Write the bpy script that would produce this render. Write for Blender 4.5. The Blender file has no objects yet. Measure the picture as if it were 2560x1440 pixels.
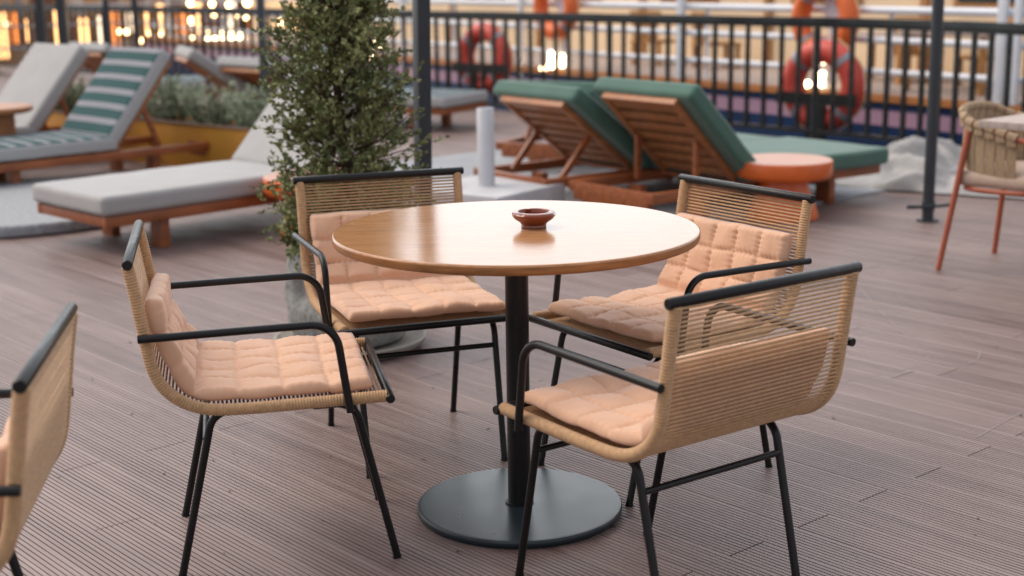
import bpy, bmesh, math, random
from mathutils import Vector, Matrix, noise
R = math.radians
PI = math.pi
sc = bpy.context.scene
COL = sc.collection
rng = random.Random(7)

# ------------------------------------------------------------------ camera
F_PX, PITCH, ROLL, CAM_H = 3596.92, 0.218716, -0.0142936, 1.37118
_f = Vector((0, math.cos(PITCH), -math.sin(PITCH)))
_r0 = Vector((1, 0, 0)); _u0 = _r0.cross(_f)
_r = _r0 * math.cos(ROLL) + _u0 * math.sin(ROLL)
_u = -_r0 * math.sin(ROLL) + _u0 * math.cos(ROLL)
CAM = Vector((0, 0, CAM_H))
def ray(px, py):
    return _f + _r * ((px - 1280) / F_PX) + _u * ((720 - py) / F_PX)
def at(px, py, depth):          # the point seen at a pixel of the 2560 px photograph, that far away
    return CAM + ray(px, py) * depth
def on(px, py, h):              # the point seen at a pixel, at height h
    d = ray(px, py)
    return CAM + d * ((h - CAM_H) / d.z)
cd = bpy.data.cameras.new('Camera'); cam = bpy.data.objects.new('Camera', cd); COL.objects.link(cam)
m = Matrix.Identity(4)
for i in range(3):
    m[i][0] = _r[i]; m[i][1] = _u[i]; m[i][2] = -_f[i]; m[i][3] = CAM[i]
cam.matrix_world = m
cd.sensor_width = 36; cd.lens = F_PX / 2560 * 36
cd.clip_start = 0.05; cd.clip_end = 2000
cd.dof.use_dof = True; cd.dof.focus_distance = 3.55; cd.dof.aperture_fstop = 2.6
cd.dof.aperture_blades = 0
sc.camera = cam

# ------------------------------------------------------------------ mesh builder
class MB:
    def __init__(self):
        self.v = []; self.f = []; self.mi = []; self.uv = {}
    def add(self, vs, fs, mi=0, uvs=None, T=None):
        o = len(self.v)
        for p in vs:
            p = Vector(p)
            self.v.append(T @ p if T else p)
        for k, f in enumerate(fs):
            if uvs: self.uv[len(self.f)] = [uvs[i] for i in f]
            self.f.append([i + o for i in f]); self.mi.append(mi if isinstance(mi, int) else mi[k])
        return self
    def box(self, c, s, T=None, mi=0, b=0.0):
        c = Vector(c); x, y, z = [q / 2 for q in s]
        if b <= 0:
            vs = [c + Vector((i * x, j * y, k * z)) for i in (-1, 1) for j in (-1, 1) for k in (-1, 1)]
            fs = [(0, 1, 3, 2), (4, 6, 7, 5), (0, 4, 5, 1), (2, 3, 7, 6), (0, 2, 6, 4), (1, 5, 7, 3)]
            return self.add(vs, fs, mi, T=T)
        bm = bmesh.new(); bmesh.ops.create_cube(bm, size=1)
        for q in bm.verts: q.co = Vector((q.co.x * 2 * x, q.co.y * 2 * y, q.co.z * 2 * z))
        bmesh.ops.bevel(bm, geom=bm.edges[:], offset=b, segments=2, affect='EDGES', profile=.6)
        bm.verts.index_update()
        self.add([q.co + c for q in bm.verts], [[q.index for q in f.verts] for f in bm.faces], mi, T=T)
        bm.free(); return self
    def beam(self, a, b, w, h, up=(0, 0, 1), mi=0, bev=0.0):       # box from a to b, w sideways, h along up
        a = Vector(a); b = Vector(b); d = b - a; L = d.length; d.normalize()
        up = Vector(up); s = d.cross(up).normalized(); u2 = s.cross(d)
        T = Matrix((( s.x, d.x, u2.x, (a.x + b.x) / 2), (s.y, d.y, u2.y, (a.y + b.y) / 2), (s.z, d.z, u2.z, (a.z + b.z) / 2), (0, 0, 0, 1)))
        return self.box((0, 0, 0), (w, L, h), T, mi, bev)
    def tube(self, path, r, seg=12, closed=False, caps=True, mi=0, T=None):
        P = [Vector(p) for p in path]; n = len(P)
        rr = r if hasattr(r, '__len__') else [r] * n
        tg = []
        for i in range(n):
            if closed: t = P[(i + 1) % n] - P[i - 1]
            else: t = P[min(i + 1, n - 1)] - P[max(i - 1, 0)]
            tg.append(t.normalized())
        t0 = tg[0]; nrm = t0.orthogonal().normalized()
        vs = []
        for i in range(n):
            t = tg[i]; nrm = (nrm - t * nrm.dot(t)).normalized(); b = t.cross(nrm)
            for k in range(seg):
                a = 2 * PI * k / seg
                vs.append(P[i] + (nrm * math.cos(a) + b * math.sin(a)) * rr[i])
        fs = []
        for i in range(n if closed else n - 1):
            j = (i + 1) % n
            for k in range(seg):
                k2 = (k + 1) % seg
                fs.append((i * seg + k, i * seg + k2, j * seg + k2, j * seg + k))
        if caps and not closed:
            fs.append(tuple(range(seg))[::-1]); fs.append(tuple((n - 1) * seg + k for k in range(seg)))
        return self.add(vs, fs, mi, T=T)
    def lathe(self, prof, seg=48, T=None, mi=0, wob=None):
        q_ = []                                        # an extra ring inside flat discs keeps their shading flat
        for i, pt_ in enumerate(prof):
            if i and pt_[0] == 0 and abs(prof[i - 1][1] - pt_[1]) < 1e-6 and prof[i - 1][0] > .02: q_.append((prof[i - 1][0] - .003, pt_[1]))
            q_.append(pt_)
            if pt_[0] == 0 and i + 1 < len(prof) and abs(prof[i + 1][1] - pt_[1]) < 1e-6 and prof[i + 1][0] > .02: q_.append((prof[i + 1][0] - .003, pt_[1]))
        prof = q_; vs = []; n = len(prof)
        for (r, z) in prof:
            for k in range(seg):
                a = 2 * PI * k / seg; q = r
                if wob: q = r + wob(a, z, r)
                vs.append((q * math.cos(a), q * math.sin(a), z))
        fs = [(i * seg + k, i * seg + (k + 1) % seg, (i + 1) * seg + (k + 1) % seg, (i + 1) * seg + k) for i in range(n - 1) for k in range(seg)]
        if prof[0][0] > 1e-6: fs.append(tuple(range(seg))[::-1])
        if prof[-1][0] > 1e-6: fs.append(tuple((n - 1) * seg + k for k in range(seg)))
        return self.add(vs, fs, mi, T=T)
    def build(self, name, mat, parent=None, sharp=40, loc=None):
        me = bpy.data.meshes.new(name)
        me.from_pydata([tuple(p) for p in self.v], [], self.f)
        ms = mat if isinstance(mat, (list, tuple)) else [mat]
        for q in ms: me.materials.append(q)
        me.polygons.foreach_set('material_index', self.mi)
        if self.uv:
            ul = me.uv_layers.new(name='UVMap')
            for p in me.polygons:
                u = self.uv.get(p.index)
                if u:
                    for li, c in zip(p.loop_indices, u): ul.data[li].uv = c
        bm = bmesh.new(); bm.from_mesh(me)
        bmesh.ops.remove_doubles(bm, verts=bm.verts, dist=1e-6)
        bmesh.ops.recalc_face_normals(bm, faces=bm.faces)
        bm.to_mesh(me); bm.free()
        me.polygons.foreach_set('use_smooth', [True] * len(me.polygons))
        if sharp: me.set_sharp_from_angle(angle=R(sharp))
        o = bpy.data.objects.new(name, me); COL.objects.link(o)
        if parent: o.parent = parent
        if loc: o.location = loc
        return o
def tag(o, label=None, cat=None, group=None, kind=None):
    if label: o['label'] = label
    if cat: o['category'] = cat
    if group: o['group'] = group
    if kind: o['kind'] = kind
    return o
def thing(name, label, cat, loc=(0, 0, 0), rz=0, group=None):
    o = bpy.data.objects.new(name, None); COL.objects.link(o); o.empty_display_size = .1
    o.location = loc; o.rotation_euler = (0, 0, rz)
    return tag(o, label, cat, group)
def copy_tree(o, parent=None):
    c = o.copy(); COL.objects.link(c)
    if parent: c.parent = parent
    for ch in list(o.children): copy_tree(ch, c)
    return c
def smooth_path(pts, n=8):      # Catmull-Rom through the points
    P = [Vector(p) for p in pts]; out = []
    for i in range(len(P) - 1):
        a = P[i - 1] if i else P[0] * 2 - P[1]; b = P[i]; c = P[i + 1]; d = P[i + 2] if i + 2 < len(P) else P[-1] * 2 - P[-2]
        for k in range(n):
            t = k / n
            out.append(.5 * ((2 * b) + (c - a) * t + (2 * a - 5 * b + 4 * c - d) * t * t + (3 * b - a - 3 * c + d) * t ** 3))
    out.append(P[-1]); return out
def resample(P, step):
    L = [0]
    for i in range(1, len(P)): L.append(L[-1] + (P[i] - P[i - 1]).length)
    n = max(2, int(round(L[-1] / step))); out = []; j = 0
    for k in range(n + 1):
        s = L[-1] * k / n
        while j < len(P) - 2 and L[j + 1] < s: j += 1
        t = (s - L[j]) / max(1e-9, L[j + 1] - L[j]); out.append(P[j].lerp(P[j + 1], min(1, max(0, t))))
    return out
def fillet(pts, rad, n=8):      # polyline with rounded corners
    P = [Vector(p) for p in pts]; out = [P[0]]
    for i in range(1, len(P) - 1):
        a = (P[i - 1] - P[i]).normalized(); b = (P[i + 1] - P[i]).normalized()
        ang = a.angle(b); d = rad / math.tan(ang / 2)
        p1 = P[i] + a * d; p2 = P[i] + b * d
        c = P[i] + (a + b).normalized() * (rad / math.sin(ang / 2))
        v1 = (p1 - c).normalized(); v2 = (p2 - c).normalized()
        for k in range(n + 1): out.append(c + v1.slerp(v2, k / n) * rad)
    out.append(P[-1]); return out

# ------------------------------------------------------------------ materials
def mat(name, col, rough=.5, metal=0, noise_s=0, noise_a=.15, col2=None, bump=0, bump_s=80, coat=0, emit=None, es=0, spec=.5, sheen=0, stretch=None, rvar=0, detail=4):
    M = bpy.data.materials.new(name); M.use_nodes = True
    nt = M.node_tree; N = nt.nodes; L = nt.links; b = N['Principled BSDF']
    b.inputs['Roughness'].default_value = rough; b.inputs['Metallic'].default_value = metal
    b.inputs['Specular IOR Level'].default_value = spec
    b.inputs['Base Color'].default_value = (*col, 1)
    if coat: b.inputs['Coat Weight'].default_value = coat; b.inputs['Coat Roughness'].default_value = .12
    if sheen: b.inputs['Sheen Weight'].default_value = sheen; b.inputs['Sheen Roughness'].default_value = .5
    if emit: b.inputs['Emission Color'].default_value = (*emit, 1); b.inputs['Emission Strength'].default_value = es
    tc = N.new('ShaderNodeTexCoord'); mp = N.new('ShaderNodeMapping'); L.new(tc.outputs['Object'], mp.inputs[0])
    if stretch: mp.inputs['Scale'].default_value = stretch
    if noise_s:
        n = N.new('ShaderNodeTexNoise'); n.inputs['Scale'].default_value = noise_s; n.inputs['Detail'].default_value = detail
        L.new(mp.outputs[0], n.inputs['Vector'])
        r = N.new('ShaderNodeValToRGB'); L.new(n.outputs['Fac'], r.inputs[0])
        c2 = col2 or tuple(max(0, q * (1 - 2 * noise_a)) for q in col)
        r.color_ramp.elements[0].position = .3; r.color_ramp.elements[0].color = (*c2, 1)
        r.color_ramp.elements[1].position = .7; r.color_ramp.elements[1].color = (*col, 1)
        L.new(r.outputs[0], b.inputs['Base Color'])
        if rvar:
            mr = N.new('ShaderNodeMapRange'); L.new(n.outputs['Fac'], mr.inputs[0])
            mr.inputs[1].default_value = .3; mr.inputs[2].default_value = .7
            mr.inputs[3].default_value = rough - rvar; mr.inputs[4].default_value = rough + rvar
            L.new(mr.outputs[0], b.inputs['Roughness'])
    if bump:
        n2 = N.new('ShaderNodeTexNoise'); n2.inputs['Scale'].default_value = bump_s; n2.inputs['Detail'].default_value = 3
        L.new(mp.outputs[0], n2.inputs['Vector'])
        bp = N.new('ShaderNodeBump'); bp.inputs['Strength'].default_value = 1; bp.inputs['Distance'].default_value = bump
        L.new(n2.outputs['Fac'], bp.inputs['Height']); L.new(bp.outputs[0], b.inputs['Normal'])
    return M
M = {}
M['black_metal'] = mat('black powder coat', (.009, .0085, .009), .32, 0, 60, .1, bump=.0002, bump_s=900, rvar=.06, spec=.32)
M['rope'] = mat('tan rope', (.56, .335, .165), .75, 0, 90, .13, bump=.0006, bump_s=700, sheen=.2)
M['pad'] = mat('peach quilted cotton', (.74, .44, .28), .85, 0, 24, .035, bump=.00015, bump_s=900, sheen=.35)
M['teak'] = mat('oiled teak', (.37, .112, .038), .42, 0, 5, .22, stretch=(6, 1, 6), bump=.0003, bump_s=60, rvar=.1)
M['teak_light'] = mat('light teak', (.46, .18, .065), .45, 0, 5, .2, stretch=(6, 1, 6), rvar=.1)
M['canvas'] = mat('off white canvas', (.39, .38, .37), .9, 0, 7, .04, bump=.0006, bump_s=420, sheen=.2)
M['green'] = mat('sage green canvas', (.062, .145, .108), .88, 0, 8, .06, bump=.0005, bump_s=420, sheen=.3)
M['orange'] = mat('orange lacquer', (.74, .14, .02), .32, 0, 6, .08, coat=.1, rvar=.06)
M['white_top'] = mat('pale tray top', (.54, .28, .19), .4, 0, 8, .05)
M['concrete'] = mat('pale concrete', (.60, .60, .61), .8, 0, 6, .12, bump=.0012, bump_s=60, detail=8)
M['terrazzo'] = mat('grey speckled concrete', (.36, .37, .385), .8, 0, 45, .22, bump=.001, bump_s=120, detail=8)
M['stone'] = mat('grey cast stone', (.31, .31, .29), .95, 0, 38, .22, bump=.006, bump_s=55, detail=8)
M['white_metal'] = mat('white painted metal', (.72, .75, .80), .4, 0, 5, .04)
M['white_tube'] = mat('grey white tube', (.62, .63, .65), .45, 0, 6, .05)
M['slate_metal'] = mat('dark slate metal', (.035, .042, .05), .38, 0, 6, .12, rvar=.08)
M['fence_metal'] = mat('black fence paint', (.017, .022, .024), .3, 0, 12, .2, rvar=.08)
M['red'] = mat('red lifebuoy plastic', (.70, .085, .055), .45, 0, 7, .1)
M['float_orange'] = mat('orange lifebuoy plastic', (.85, .17, .035), .45, 0, 7, .1)
M['band'] = mat('grey reflective band', (.30, .30, .33), .4, 0, 9, .08)
M['strap'] = mat('black strap', (.012, .012, .012), .6, 0, 9, .1)
M['leaf'] = mat('small dark leaves', (.33, .34, .14), .5, 0, 7, .28, col2=(.12, .16, .065), spec=.35)
M['leaf_grey'] = mat('grey green leaves', (.40, .46, .31), .65, 0, 6, .25, col2=(.2, .26, .16))
M['bark'] = mat('brown bark', (.10, .055, .03), .85, 0, 30, .25, bump=.004, bump_s=40)
M['mustard'] = mat('mustard painted planter', (.56, .26, .03), .6, 0, 3, .1)
M['rim'] = mat('oxidised planter rim', (.22, .14, .09), .7, 0, 9, .15)
M['soil'] = mat('dark soil', (.04, .03, .02), .95, 0, 30, .3)
M['tarp'] = mat('grey crumpled tarpaulin', (.42, .41, .40), .5, 0, 5, .15, bump=.004, bump_s=22)
M['coral'] = mat('coral painted metal', (.42, .105, .05), .45, 0, 8, .08)
M['strapweave'] = mat('beige webbing', (.42, .30, .185), .85, 0, 60, .12, bump=.0012, bump_s=220)
M['beige'] = mat('beige seat fabric', (.55, .42, .33), .9, 0, 30, .06, bump=.0005, bump_s=400)
M['glaze'] = mat('brown glazed ceramic', (.27, .055, .018), .16, 0, 30, .22, coat=.25, rvar=.04)
M['navy'] = mat('navy hull paint', (.008, .032, .10), .35, 0, 2, .1)
M['pink'] = mat('lilac hull stripe', (.44, .27, .37), .4, 0, 2, .05)
M['strake'] = mat('orange varnished wood', (.55, .22, .07), .4, 0, 4, .2)
M['boatdeck'] = mat('weathered boat planks', (.46, .37, .32), .7, 0, 4, .15, stretch=(1, 9, 1))
M['cream'] = mat('cream cabin wall', (.86, .66, .43), .7, 0, 1.5, .06)
M['trim'] = mat('honey wood trim', (.45, .22, .07), .5, 0, 6, .2)
M['glass'] = mat('dark cabin glass', (.03, .045, .04), .08, 0, 3, .2)
M['bulb'] = mat('warm lamp glow', (1, .8, .5), .5, emit=(1, .66, .30), es=9)
M['bulb_hot'] = mat('bright lamp glow', (1, .9, .8), .5, emit=(1, .74, .42), es=13)
M['glow_soft'] = mat('amber wall glow', (1, .7, .4), .5, emit=(1, .50, .18), es=2.0)  # emission standing in for warm light falling on the pavilion wall
M['glow_pale'] = mat('cream wall glow', (1, .85, .7), .5, emit=(1, .74, .48), es=1.3)
M['glow_orange'] = mat('orange wall glow', (1, .4, .1), .5, emit=(1, .27, .05), es=1.0)
M['water'] = mat('harbour water', (.02, .035, .04), .08, 0, 2, .2, bump=.03, bump_s=2.2)
M['bowl_dark'] = mat('dark glazed bowl', (.03, .015, .012), .25, 0, 9, .2)

def table_wood():
    m_ = bpy.data.materials.new('table veneer'); m_.use_nodes = True
    N = m_.node_tree.nodes; L = m_.node_tree.links; b = N['Principled BSDF']
    tc = N.new('ShaderNodeTexCoord'); mp = N.new('ShaderNodeMapping'); L.new(tc.outputs['Object'], mp.inputs[0])
    mp.inputs['Rotation'].default_value = (0, 0, R(14)); mp.inputs['Scale'].default_value = (2.6, 40, 40)
    n = N.new('ShaderNodeTexNoise'); n.inputs['Scale'].default_value = 3.5; n.inputs['Detail'].default_value = 9; n.inputs['Roughness'].default_value = .62
    L.new(mp.outputs[0], n.inputs['Vector'])
    r = N.new('ShaderNodeValToRGB'); L.new(n.outputs['Fac'], r.inputs[0])
    e = r.color_ramp.elements; e[0].position = .3; e[0].color = (.33, .15, .062, 1); e[1].position = .72; e[1].color = (.52, .265, .12, 1)
    n3 = N.new('ShaderNodeTexNoise'); n3.inputs['Scale'].default_value = 6; L.new(tc.outputs['Object'], n3.inputs['Vector'])
    mr = N.new('ShaderNodeMapRange'); L.new(n3.outputs['Fac'], mr.inputs[0]); mr.inputs[3].default_value = .10; mr.inputs[4].default_value = .17
    L.new(r.outputs[0], b.inputs['Base Color']); L.new(mr.outputs[0], b.inputs['Roughness'])
    b.inputs['Specular IOR Level'].default_value = .34
    b.inputs['Coat Weight'].default_value = .12; b.inputs['Coat Roughness'].default_value = .1
    bp = N.new('ShaderNodeBump'); bp.inputs['Distance'].default_value = .00025; L.new(n.outputs['Fac'], bp.inputs['Height']); L.new(bp.outputs[0], b.inputs['Normal'])
    return m_
M['veneer'] = table_wood()
M['edge'] = mat('table edge banding', (.40, .17, .055), .4, 0, 14, .2, stretch=(1, 1, 8), rvar=.08)

def deck_mat():
    m_ = bpy.data.materials.new('ribbed composite deck'); m_.use_nodes = True
    N = m_.node_tree.nodes; L = m_.node_tree.links; b = N['Principled BSDF']
    uv = N.new('ShaderNodeUVMap'); uv.uv_map = 'UVMap'           # u along the board, v across, both in metres
    sp = N.new('ShaderNodeSeparateXYZ'); L.new(uv.outputs[0], sp.inputs[0])
    at_ = N.new('ShaderNodeAttribute'); at_.attribute_name = 'tone'
    mp = N.new('ShaderNodeMapping'); L.new(uv.outputs[0], mp.inputs[0]); mp.inputs['Scale'].default_value = (1.1, 16, 1)
    n1 = N.new('ShaderNodeTexNoise'); n1.inputs['Scale'].default_value = 1.6; n1.inputs['Detail'].default_value = 8; n1.inputs['Roughness'].default_value = .6
    L.new(mp.outputs[0], n1.inputs['Vector'])
    n2 = N.new('ShaderNodeTexNoise'); n2.inputs['Scale'].default_value = 1.1; n2.inputs['Detail'].default_value = 5; L.new(uv.outputs[0], n2.inputs['Vector'])
    n4 = N.new('ShaderNodeTexNoise'); n4.inputs['Scale'].default_value = 260; n4.inputs['Detail'].default_value = 2; L.new(uv.outputs[0], n4.inputs['Vector'])
    def mth(op, a, b_):
        q = N.new('ShaderNodeMath'); q.operation = op
        for i, x in enumerate((a, b_)):
            if isinstance(x, (int, float)): q.inputs[i].default_value = x
            else: L.new(x, q.inputs[i])
        return q.outputs[0]
    s = mth('ADD', mth('MULTIPLY', n1.outputs['Fac'], .55), mth('MULTIPLY', n2.outputs['Fac'], .35))
    s = mth('ADD', s, mth('MULTIPLY', mth('SUBTRACT', at_.outputs['Fac'], .3), .10))
    s = mth('ADD', s, mth('MULTIPLY', n4.outputs['Fac'], .10))
    r = N.new('ShaderNodeValToRGB'); L.new(s, r.inputs[0]); e = r.color_ramp.elements
    e[0].position = .36; e[0].color = (.145, .095, .084, 1); e[1].position = .78; e[1].color = (.36, .28, .26, 1)
    q = e.new(.57); q.color = (.25, .18, .163, 1)
    L.new(r.outputs[0], b.inputs['Base Color'])
    mr = N.new('ShaderNodeMapRange'); L.new(s, mr.inputs[0]); mr.inputs[1].default_value = .35; mr.inputs[2].default_value = .8; mr.inputs[3].default_value = .40; mr.inputs[4].default_value = .62
    L.new(mr.outputs[0], b.inputs['Roughness']); b.inputs['Specular IOR Level'].default_value = .45
    bp = N.new('ShaderNodeBump'); bp.inputs['Distance'].default_value = .0004; L.new(n4.outputs['Fac'], bp.inputs['Height']); L.new(bp.outputs[0], b.inputs['Normal'])
    return m_
M['deck'] = deck_mat()

def stripe_mat(name, side=False):
    m_ = bpy.data.materials.new(name); m_.use_nodes = True
    N = m_.node_tree.nodes; L = m_.node_tree.links; b = N['Principled BSDF']
    uv = N.new('ShaderNodeUVMap'); uv.uv_map = 'UVMap'; sp = N.new('ShaderNodeSeparateXYZ'); L.new(uv.outputs[0], sp.inputs[0])
    q = N.new('ShaderNodeMath'); q.operation = 'MULTIPLY'; q.inputs[1].default_value = 1 / (.112 if side else .118); L.new(sp.outputs['Y'], q.inputs[0])
    fr = N.new('ShaderNodeMath'); fr.operation = 'FRACT'; L.new(q.outputs[0], fr.inputs[0])
    r = N.new('ShaderNodeValToRGB'); r.color_ramp.interpolation = 'CONSTANT'; L.new(fr.outputs[0], r.inputs[0])
    G = (.022, .075, .076, 1); W = ((.46, .46, .45, 1) if side else (.36, .345, .37, 1)); D = (.105, .125, .15, 1)
    stops = [(0, G), (.08, W), (.30, D), (.34, W), (.52, D), (.56, W), (.74, D), (.78, W), (.93, G)] if side else \
            [(0, G), (.60, W), (.66, D), (.70, W), (.76, D), (.80, W), (.86, D), (.90, W), (.96, G)]
    e = r.color_ramp.elements
    e[0].position = 0; e[0].color = stops[0][1]; e[1].position = stops[1][0]; e[1].color = stops[1][1]
    for p, c in stops[2:]: x = e.new(p); x.color = c
    L.new(r.outputs[0], b.inputs['Base Color']); b.inputs['Roughness'].default_value = .9
    return m_
M['stripe'] = stripe_mat('green striped canvas'); M['stripe_side'] = stripe_mat('pale striped canvas border', True)

def plank_mat():
    m_ = bpy.data.materials.new('mixed waterfront planks'); m_.use_nodes = True
    N = m_.node_tree.nodes; L = m_.node_tree.links; b = N['Principled BSDF']
    tc = N.new('ShaderNodeTexCoord'); mp = N.new('ShaderNodeMapping'); L.new(tc.outputs['Object'], mp.inputs[0]); mp.inputs['Scale'].default_value = (5, 5, .35)
    v = N.new('ShaderNodeTexVoronoi'); v.inputs['Scale'].default_value = 1.0; L.new(mp.outputs[0], v.inputs['Vector'])
    r = N.new('ShaderNodeValToRGB'); r.color_ramp.interpolation = 'CONSTANT'
    sp = N.new('ShaderNodeSeparateColor'); L.new(v.outputs['Color'], sp.inputs[0]); L.new(sp.outputs[0], r.inputs[0])
    cs = [(.30, .13, .06), (.62, .42, .24), (.16, .08, .05), (.72, .60, .48), (.55, .22, .06), (.35, .30, .30), (.60, .34, .14), (.22, .09, .05)]
    e = r.color_ramp.elements
    e[0].color = (*cs[0], 1); e[1].position = 1 / 8; e[1].color = (*cs[1], 1)
    for i in range(2, 8): x = e.new(i / 8); x.color = (*cs[i], 1)
    L.new(r.outputs[0], b.inputs['Base Color']); b.inputs['Roughness'].default_value = .7
    return m_
M['planks'] = plank_mat()

# ------------------------------------------------------------------ sky and sun
SUN_EL, SUN_AZ = R(50), R(-76)          # sun behind thin cloud, high on the left
w = bpy.data.worlds.new('World'); sc.world = w; w.use_nodes = True
wn = w.node_tree.nodes; wl = w.node_tree.links
sky = wn.new('ShaderNodeTexSky'); sky.sky_type = 'NISHITA'; sky.sun_disc = False
sky.sun_elevation = SUN_EL; sky.sun_rotation = SUN_AZ
sky.air_density = 1.0; sky.dust_density = 3.0; sky.ozone_density = .8
# thin cloud over the clear sky: a pale veil, brighter low down in the west (ahead of the viewer) as on an evening
tcw = wn.new('ShaderNodeTexCoord'); dp_ = wn.new('ShaderNodeVectorMath'); dp_.operation = 'DOT_PRODUCT'
wl.new(tcw.outputs['Generated'], dp_.inputs[0]); dp_.inputs[1].default_value = Vector((-.10, .93, .35)).normalized()
rmp = wn.new('ShaderNodeValToRGB'); wl.new(dp_.outputs['Value'], rmp.inputs[0]); e = rmp.color_ramp.elements
e[0].position = 0; e[0].color = (.30, .30, .32, 1); e[1].position = 1; e[1].color = (.95, .98, 1, 1)
x = e.new(.55); x.color = (.43, .43, .44, 1)
gain = wn.new('ShaderNodeVectorMath'); gain.operation = 'SCALE'; wl.new(rmp.outputs[0], gain.inputs[0]); gain.inputs['Scale'].default_value = 16.5
mx = wn.new('ShaderNodeMix'); mx.data_type = 'RGBA'; mx.inputs[0].default_value = .72
wl.new(sky.outputs[0], mx.inputs[6]); wl.new(gain.outputs[0], mx.inputs[7])
wl.new(mx.outputs[2], wn['Background'].inputs[0]); wn['Background'].inputs[1].default_value = .10
ld = bpy.data.lights.new('Sun', 'SUN'); lo = bpy.data.objects.new('Sun', ld); COL.objects.link(lo)
ld.energy = 1.15; ld.angle = R(40); ld.color = (1, .87, .74)
sd = Vector((math.sin(SUN_AZ) * math.cos(SUN_EL), math.cos(SUN_AZ) * math.cos(SUN_EL), math.sin(SUN_EL)))
lo.rotation_euler = sd.to_track_quat('Z', 'Y').to_euler(); lo.location = sd * 30
vs_ = sc.view_settings; vs_.view_transform = 'Standard'; vs_.look = 'None'; vs_.gamma = 1; vs_.exposure = .74
sc.cycles.use_denoising = True
sc.cycles.max_bounces = 6; sc.cycles.sample_clamp_indirect = 4

# ------------------------------------------------------------------ deck, water, paving
EB = Vector((.660, -.751, 0)); EP = Vector((.751, .660, 0))       # along the boards, across them
def build_deck():
    mb = MB(); W = .1295; P0 = EP.dot(Vector((.704, 3.372, 0))); B0 = EB.dot(Vector((.704, 3.372, 0)))
    tones = []
    rg = random.Random(3)
    for i in range(-48, 56):
        p0 = P0 + i * W
        if p0 > 9.35: break
        off = B0 if i % 2 == 0 else B0 + 1.9 + rg.uniform(-.06, .06)
        if i < -8 or i > 8: off += rg.choice((0, .6, -.6, 1.2)) * (i % 3)
        k = math.floor((-19 - off) / 3.6)
        b = off + k * 3.6
        while b < 8:
            b1 = b + 3.6; tone = rg.random()
            g0 = .0012 if i % 3 else .0026
            prof = [(g0, -.02), (g0, -.0012), (g0 + .0012, 0)]
            n = 9; pitch = (W - .004) / n
            for g in range(n):
                a = .002 + g * pitch
                prof += [(a + pitch - .0044, 0), (a + pitch - .0038, -.0036), (a + pitch - .0006, -.0036), (a + pitch, 0)] if g < n - 1 else []
            prof += [(W - .003, 0), (W - .0018, -.0012), (W - .0018, -.02)]
            o = len(mb.v); uvs = []
            for (q, z) in prof:
                for bb in (b + .0015, b1 - .0015):
                    pt = EB * bb + EP * (p0 + q); pt.z = z; mb.v.append(pt); uvs.append((bb + i * 3.7, q + i * W))
            for j in range(len(prof) - 1):
                f = [2 * j, 2 * j + 1, 2 * j + 3, 2 * j + 2]
                mb.uv[len(mb.f)] = [uvs[x] for x in f]
                mb.f.append([x + o for x in f]); mb.mi.append(0); tones.append(tone)
            b = b1
    me = bpy.data.meshes.new('deck'); me.from_pydata([tuple(v) for v in mb.v], [], mb.f); me.materials.append(M['deck'])
    ul = me.uv_layers.new(name='UVMap')
    for p in me.polygons:
        for li, c in zip(p.loop_indices, mb.uv[p.index]): ul.data[li].uv = c
    a = me.attributes.new('tone', 'FLOAT', 'FACE'); a.data.foreach_set('value', tones)
    o = bpy.data.objects.new('deck', me); COL.objects.link(o); tag(o, kind='structure')
    # dark joists under the board gaps
    m2 = MB(); c = EB * -5.4 + EP * 3.4; c.z = -.12
    T = Matrix(((EB.x, EP.x, 0, c.x), (EB.y, EP.y, 0, c.y), (0, 0, 1, c.z), (0, 0, 0, 1)))
    m2.box((0, 0, 0), (27, 12.1, .19), T)
    tag(m2.build('deck_substructure', mat('dark underframe', (.03, .025, .022), .9, 0, 5, .2)), kind='structure')
build_deck()
mw = MB(); mw.add([(-900, -900, -.95), (900, -900, -.95), (900, 900, -.95), (-900, 900, -.95)], [(0, 1, 2, 3)])
tag(mw.build('water', M['water']), kind='structure')
def slab(name, corners, z0, z1, m_):
    mb = MB(); n = len(corners)
    vs = [(x, y, z) for z in (z0, z1) for (x, y) in corners]
    fs = [tuple(range(n))[::-1], tuple(range(n, 2 * n))] + [(i, (i + 1) % n, n + (i + 1) % n, n + i) for i in range(n)]
    return mb.add(vs, fs).build(name, m_)
def bp2(b, p): q = EB * b + EP * p; return (q.x, q.y)
tag(slab('paving', [bp2(-8.35, 5.6), bp2(-5.05, 5.6), bp2(-5.05, 8.4), bp2(-8.35, 8.4)], -.019, .012,
    mat('pale grey paving', (.33, .34, .36), .75, 0, 4, .12, bump=.001, bump_s=70)), kind='structure')

# ------------------------------------------------------------------ round table and ashtray
TX, TY = .0118, 3.5161
tb = thing('round_table', 'round wooden bistro table on a black pedestal between the rope armchairs', 'table', (TX, TY, 0))
mb = MB(); mb.lathe([(0, .7145), (.444, .7145), (.452, .718), (.4545, .724), (.4545, .735)], 128); mb.build('table_edge', M['edge'], tb, 50)
mb = MB(); mb.lathe([(.4545, .735), (.4535, .7385), (.4505, .740), (0, .740)], 128); mb.build('tabletop', M['veneer'], tb, 50)
mb = MB(); mb.lathe([(.0295, .022), (.0295, .7145)], 32); mb.lathe([(.037, .0222), (.037, .026), (.0296, .027)], 32); mb.build('pedestal', M['black_metal'], tb)
mb = MB(); mb.lathe([(0, .7), (.09, .7), (.09, .7145)], 24); mb.build('mounting_plate', M['black_metal'], tb)
mb = MB(); mb.lathe([(0, .001), (.258, .001), (.263, .004), (.2645, .009), (.2645, .018), (.262, .0218), (.256, .0222), (0, .0222)], 128)
mb.build('base_plate', mat('black base plate', (.012, .022, .028), .3, 0, 9, .08, bump=.00012, bump_s=700, rvar=.03), tb, 50)
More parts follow.
